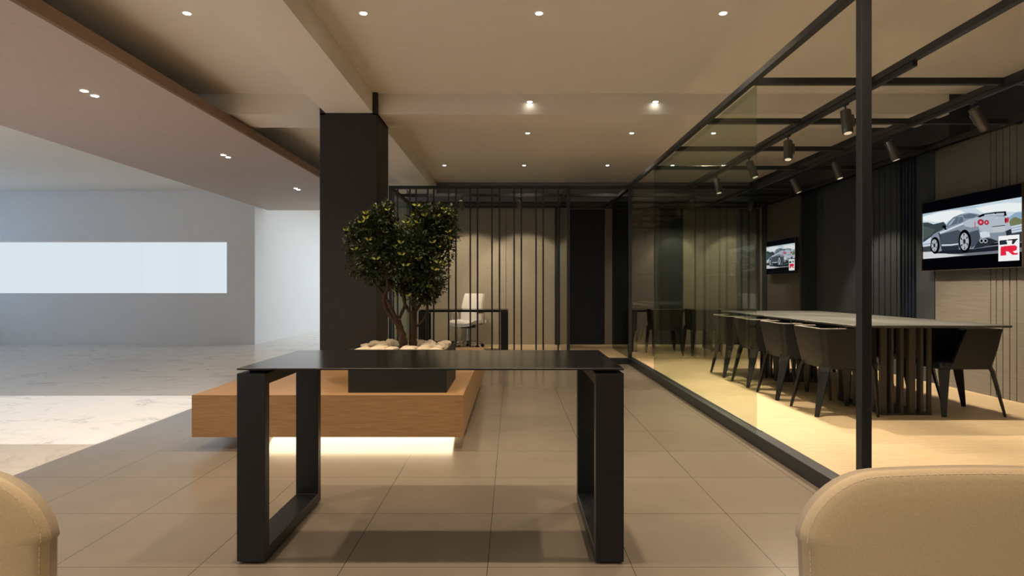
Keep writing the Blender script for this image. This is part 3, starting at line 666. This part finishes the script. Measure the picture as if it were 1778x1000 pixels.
# stones
stones = []
RS = random.Random(3)
sm = []
for k in range(5):
    b = bmesh.new(); bmesh.ops.create_icosphere(b, subdivisions=2, radius=1)
    for v in b.verts:
        n = 1 + .22 * math.sin(v.co.x * 3.1 + k * 2) * math.cos(v.co.y * 2.7 + k) + .12 * math.sin(v.co.z * 4 + k * 1.7) + RS.uniform(-.05, .05)
        v.co *= n
    sm.append(b)
smeshes = []
for b in sm:
    me = bpy.data.meshes.new('stone'); b.to_mesh(me); b.free(); me.materials.append(M['stone'])
    for p in me.polygons: p.use_smooth = True
    me.set_sharp_from_angle(angle=.5)
    smeshes.append(me)
for gx in range(6):
    for gy_ in range(6):
        x = -.28 + gx * .112 + RS.uniform(-.015, .015); y = -.28 + gy_ * .112 + RS.uniform(-.015, .015)
        if (abs(x + .02) < .07 or abs(x - .05) < .06) and abs(y) < .08: continue
        o = bpy.data.objects.new('stone', smeshes[RS.randrange(5)]); col.objects.link(o)
        s = RS.uniform(.052, .066)
        o.scale = (s, s * RS.uniform(.8, 1), s * RS.uniform(.5, .72)); o.rotation_euler = (0, 0, RS.uniform(0, 6))
        o.location = (px_ + x, py_ + y, (.394 + .262 + .024) + RS.uniform(0, .012))
        tag(o, 'cream rounded stone in the pile around the tree trunks in the planter', 'stone', 'cream stones in the planter')

tr = thing('small_tree', 'small twin-trunked tree with dense dark green crown growing from the planter', 'tree', (px_, py_, .655))
def P3(px, py, dy=0):
    Y = 4.765 + dy
    return Vector(((px - 889) / 1061 * Y - px_, dy, H - (py - 500) / 1061 * Y - .655))
def limb(pts, r0, r1):
    b = bmesh.new()
    P = [P3(*p) for p in pts]
    # smooth by Catmull-Rom
    Q = []
    for i in range(len(P) - 1):
        p0 = P[max(i - 1, 0)]; p1 = P[i]; p2 = P[i + 1]; p3 = P[min(i + 2, len(P) - 1)]
        for k in range(5):
            t = k / 5
            Q.append(.5 * ((2 * p1) + (p2 - p0) * t + (2 * p0 - 5 * p1 + 4 * p2 - p3) * t * t + (3 * p1 - p0 - 3 * p2 + p3) * t ** 3))
    Q.append(P[-1])
    n = len(Q); rr = [(r0 + (r1 - r0) * i / (n - 1)) * (1 + .13 * math.sin(i * 1.9) + R.uniform(-.06, .06)) for i in range(n)]
    tube(b, Q, rr, 10)
    return b
def trunk(name, lst, parent):
    bmm = bmesh.new()
    for pts, r0, r1 in lst:
        b = limb(pts, r0, r1); me = bpy.data.meshes.new('tmp'); b.to_mesh(me); b.free(); bmm.from_mesh(me); bpy.data.meshes.remove(me)
    return obj(name, bmm, 'bark', parent, smooth=True)
trunk('trunk', [([(699, 612, -.02), (700, 590, -.02), (695, 572, 0), (690, 556, .01)], .036, .025),
                ([(692, 562, .01), (676, 545, .02), (667, 525, .0), (668, 512, -.02), (680, 495, -.05)], .020, .010),
                ([(691, 560, .0), (680, 537, -.02), (670, 518, 0), (655, 495, .05), (640, 475, .08), (625, 450, .1)], .017, .006),
                ([(693, 553, .01), (701, 535, .03), (703, 522, .05), (700, 500, .05), (698, 460, .02), (700, 420, 0)], .013, .006),
                ([(667, 515, -.02), (673, 500, -.05), (671, 480, -.06), (662, 460, -.08), (660, 420, -.05), (668, 380, -.02)], .012, .005)], tr)
trunk('trunk', [([(718, 612, .03), (717, 590, .03), (717, 565, .02), (718, 542, .01)], .033, .022),
                ([(717, 550, .02), (704, 530, .0), (700, 512, -.02), (702, 490, -.03), (710, 450, -.04), (722, 400, -.05)], .014, .006),
                ([(718, 545, .02), (717, 525, .05), (718, 500, .06), (730, 460, .05), (750, 420, .04), (765, 385, .02)], .012, .005),
                ([(719, 545, .01), (728, 530, -.02), (738, 518, -.05), (750, 500, -.06), (755, 470, -.06)], .014, .005),
                ([(724, 566, .02), (733, 558, .0), (740, 545, -.02), (742, 525, -.03), (747, 510, -.04), (752, 490, -.04)], .010, .005)], tr)
# crown: clusters of leaves
blobs = [(640, 400, 30, 0), (620, 425, 23, .05), (662, 378, 22, -.03), (672, 362, 12, 0), (650, 440, 34, -.08), (625, 460, 22, .06), (650, 472, 24, 0), (690, 430, 34, 0), (672, 405, 28, .1),
         (720, 425, 34, -.1), (745, 395, 30, 0), (768, 380, 24, .05), (782, 372, 13, 0), (760, 410, 32, .1), (735, 455, 34, .05), (748, 480, 30, -.08), (715, 480, 30, .08), (740, 505, 24, 0),
         (700, 455, 30, -.12), (765, 440, 24, 0), (720, 400, 26, .1), (735, 372, 18, -.05), (618, 400, 16, -.05), (640, 382, 16, .05), (698, 492, 20, 0), (725, 512, 18, -.04), (758, 500, 16, .04), (785, 405, 15, 0), (676, 480, 16, .05)]
bd_ = bmesh.new(); bn = bmesh.new()
def leaf(bm, p, s, d, n):
    d = d.normalized(); side = d.cross(n).normalized(); n = side.cross(d)
    a = bm.verts.new(p); l = bm.verts.new(p + d * s * .5 + side * s * .27 + n * s * .08); t_ = bm.verts.new(p + d * s); r = bm.verts.new(p + d * s * .5 - side * s * .27 + n * s * .08)
    bm.faces.new((a, l, t_)); bm.faces.new((a, t_, r))
for (x, y, r, dy) in blobs:
    c = P3(x, y, dy); rad = r / 222.0
    for k in range(int(72 * (r / 10) ** 2.1)):
        v = Vector((R.gauss(0, 1), R.gauss(0, 1), R.gauss(0, 1))).normalized()
        rr = rad * (R.random() ** .45) * R.uniform(.85, 1.12)
        p = c + v * rr
        d = v + Vector((R.uniform(-.8, .8), R.uniform(-.8, .8), R.uniform(-.6, .6)))
        n = Vector((R.uniform(-.5, .5), R.uniform(-.5, .5), 1))
        leaf(bd_, p, R.uniform(.024, .046), d, n)
    for k in range(int(r / 13) + 1):
        v = Vector((R.gauss(0, 1), -abs(R.gauss(0, 1)) - .2, R.gauss(.4, 1))).normalized()
        p = c + v * rad * 1.0
        for s in (-1, 1):
            leaf(bn, p, R.uniform(.028, .042), Vector((s * R.uniform(.5, 1), -.2, R.uniform(.2, .8))), Vector((R.uniform(-.3, .3), -1, .4)))
obj('foliage', bd_, 'leaf', tr)
obj('new_leaves', bn, 'leafnew', tr)

# ------------------------------------------------------------------ office chair
oc = thing('office_chair', 'white swivel office chair with chrome arms behind the far desk', 'chair', (-.79, 10.93, FL), math.radians(150))
# local: faces +Y before rotation
def padded(bm, fn, nu, nv, th):
    A = [[bm.verts.new(fn(u / nu, v / nv)) for v in range(nv + 1)] for u in range(nu + 1)]
    B = [[bm.verts.new(fn(u / nu, v / nv) + th) for v in range(nv + 1)] for u in range(nu + 1)]
    for u in range(nu):
        for v in range(nv):
            bm.faces.new((A[u][v], A[u + 1][v], A[u + 1][v + 1], A[u][v + 1])); bm.faces.new((B[u][v + 1], B[u + 1][v + 1], B[u + 1][v], B[u][v]))
    for u in range(nu):
        bm.faces.new((A[u][0], B[u][0], B[u + 1][0], A[u + 1][0])); bm.faces.new((A[u + 1][nv], B[u + 1][nv], B[u][nv], A[u][nv]))
    for v in range(nv):
        bm.faces.new((A[0][v + 1], B[0][v + 1], B[0][v], A[0][v])); bm.faces.new((A[nu][v], B[nu][v], B[nu][v + 1], A[nu][v + 1]))
    bmesh.ops.recalc_face_normals(bm, faces=bm.faces)
b = bmesh.new()
padded(b, lambda u, v: Vector(((u - .5) * (.46 - .06 * v), -.20 - .12 * v + .05 * math.sin(v * 2.6) + .05 * (2 * u - 1) ** 2, .46 + v * .50)), 8, 10, Vector((0, .045, 0)))
obj('backrest', b, 'whitefab', oc, smooth=True, auto=.8)
b = bmesh.new()
padded(b, lambda u, v: Vector(((u - .5) * .50, -.22 + v * .47, .405 + .03 * (2 * u - 1) ** 2 - .03 * max(0, v - .8) * 5)), 8, 8, Vector((0, 0, .055)))
obj('seat', b, 'whiteplastic', oc, smooth=True, auto=.8)
for s in (-1, 1):
    b = bmesh.new(); tube(b, [(s * .20, -.10, .41), (s * .28, -.10, .43), (s * .285, -.08, .62), (s * .285, .12, .62), (s * .27, .10, .45)], .014, 8)
    ar = obj('armrest', b, 'chrome', oc, smooth=True)
    obj('arm_pad', bx(s * .285 - .022, s * .285 + .022, -.12, .16, .63, .655, bev=.006), 'whiteplastic', ar)
obj('tilt_mechanism', bx(-.09, .09, -.12, .10, .345, .40, bev=.01), 'blackplastic', oc)
b = bmesh.new(); tube(b, [(0, 0, .07), (0, 0, .20), (0, 0, .205), (0, 0, .35)], [.028, .028, .018, .018], 14); obj('gas_lift', b, 'chrome', oc, smooth=True, auto=.6)
for k in range(5):
    a = 2 * PI * k / 5 + .3; c, s = math.cos(a), math.sin(a)
    b = bmesh.new(); tube(b, [(0, 0, .10), (.12 * c, .12 * s, .105), (.28 * c, .28 * s, .065)], [.026, .020, .013], 8)
    lg = obj('star_leg', b, 'chrome', oc, smooth=True)
    b = bmesh.new(); tube(b, [(.28 * c - .022 * s, .28 * s + .022 * c, .028), (.28 * c + .022 * s, .28 * s - .022 * c, .028)], .028, 14); obj('castor', b, 'blackplastic', lg)

# ------------------------------------------------------------------ cream visitor chairs (face +Y, we see their backs)
def cream_chair(label, x, y):
    t = thing('visitor_chair', label, 'chair', (x, y, 0), 0, 'cream leather visitor chairs')
    # rounded backrest panel with a gentle wrap
    W, Z0, Z1, rc = .292, .36, .818, .115
    prof = []
    n = 10
    for k in range(n + 1):
        a = PI - (PI / 2) * k / n; prof.append((-W + rc + rc * math.cos(a), Z1 - rc + rc * math.sin(a)))
    for k in range(1, 8): prof.append((-W + rc + (2 * W - 2 * rc) * k / 8, Z1))
    for k in range(n + 1):
        a = PI / 2 - (PI / 2) * k / n; prof.append((W - rc + rc * math.cos(a), Z1 - rc + rc * math.sin(a)))
    prof += [(W - .004, .70), (W - .012, .6), (W - .03, .45), (W - .05, Z0)]
    for k in range(1, 8): prof.append((W - .05 - (2 * W - .10) * k / 8, Z0))
    prof += [(-W + .05, Z0), (-W + .03, .45), (-W + .012, .6), (-W + .004, .70)]
    # crown the top edge a little
    prof = [(px, pz + .032 * (1 - (px / W) ** 2) * max(0, (pz - .75) / .1)) for px, pz in prof]
    cx, cz = 0, .68
    def ring(s, yy, curve):
        out = []
        for px, pz in prof:
            # inset by s
            dx = px - max(-W + .12, min(W - .12, px)); dz = pz - max(Z0 + .12, min(Z1 - .12, pz))
            L = math.hypot(dx, dz) or 1
            qx, qz = px - dx / L * s, pz - dz / L * s
            out.append(Vector((qx, yy + .20 * (qx) ** 2 * curve + .10 * (.70 - qz), qz)))
        return out
    def scaled(f, yy):
        out = []
        for p in ring(.055, yy, 1):
            qx = p.x * f; qz = cz + (p.z - cz) * f
            out.append(Vector((qx, yy + .20 * qx ** 2 + .10 * (.70 - qz), qz)))
        return out
    b = bmesh.new()
    rings = [scaled(f, -.004) for f in (.12, .3, .5, .7, .88)] + [ring(.05, -.003, 1), ring(.018, -.001, 1), ring(.009, .003, 1), ring(.003, .009, 1), ring(0, .020, 1), ring(.0, .036, 1), ring(.006, .048, 1), ring(.02, .054, 1), ring(.05, .056, 1)] + [scaled(f, .056) for f in (.88, .7, .5, .3, .12)]
    V = [[b.verts.new(p) for p in r] for r in rings]
    m = len(prof)
    for i in range(len(V) - 1):
        for k in range(m):
            f = b.faces.new((V[i][k], V[i][(k + 1) % m], V[i + 1][(k + 1) % m], V[i + 1][k])); f.material_index = 1 if i in (9, 10) else 0
    for i, rev in ((0, True), (-1, False)):
        b.faces.new(V[i] if not rev else list(reversed(V[i])))
    bmesh.ops.recalc_face_normals(b, faces=b.faces)
    bk = obj('backrest', b, ['cream', 'creamside'], t, smooth=True, auto=1.2)
    # stitching around the rear face
    b = bmesh.new()
    r = ring(.0062, .0048, 1)
    L = []
    for k in range(m):
        p, q = r[k], r[(k + 1) % m]
        seg = max(1, int((q - p).length / .0035))
        L += [p.lerp(q, j / seg) for j in range(seg)]
    for k in range(0, len(L) - 3, 3):
        p, q = L[k], L[k + 2]
        if (q - p).length < .02: tube(b, [p + Vector((0, -.0004, 0)), q + Vector((0, -.0004, 0))], .0007, 4)
    obj('stitching', b, 'stitch', bk)
    b = bx(-.26, .26, .04, .43, .33, .415, bev=.03, seg=3); obj('seat', b, 'cream', t, smooth=True, auto=.9)
    for sx in (-1, 1):
        b = bmesh.new(); tube(b, [(sx * .24, .41, 0), (sx * .22, .38, .36)], .013, 8); obj('leg', b, 'deskmetal', t, smooth=True, auto=.6)
        b = bmesh.new(); tube(b, [(sx * .25, -.02, 0), (sx * .22, .08, .36)], .013, 8); obj('leg', b, 'deskmetal', t, smooth=True, auto=.6)
    return t
c1 = cream_chair('cream leather visitor chair at the right foreground, back to the viewer', .803, 1.05)
dup(c1, (-1.110, 1.05, 0), 0, 'cream leather visitor chair at the left foreground, cut off by the left edge')

# ------------------------------------------------------------------ daylight and camera
w = bpy.data.worlds.new('sky'); C.world = w; w.use_nodes = True
bg = w.node_tree.nodes['Background']; bg.inputs['Color'].default_value = (.80, .865, .92, 1); bg.inputs['Strength'].default_value = 1.6
sun = bpy.data.lights.new('sun', 'SUN'); sun.energy = 7.0; sun.angle = .004; sun.color = (1, .95, .93)
so = bpy.data.objects.new('sun', sun); col.objects.link(so)
ex = -3.06 - (XL - .2)
so.rotation_euler = Vector((ex, 0, -ZC)).to_track_quat('-Z', 'Y').to_euler()
so.location = (-12, 5.5, 5)
cam = bpy.data.cameras.new('camera'); co = bpy.data.objects.new('camera', cam); col.objects.link(co)
co.location = (0, 0, H); co.rotation_euler = (PI / 2, 0, 0)
cam.sensor_width = 36; cam.lens = 36 * 1061 / 1778; cam.clip_start = .05; cam.clip_end = 200
C.camera = co
C.view_settings.view_transform = 'Standard'; C.view_settings.look = 'None'; C.view_settings.gamma = 1
C.view_settings.exposure = 0
C.view_settings.use_curve_mapping = False
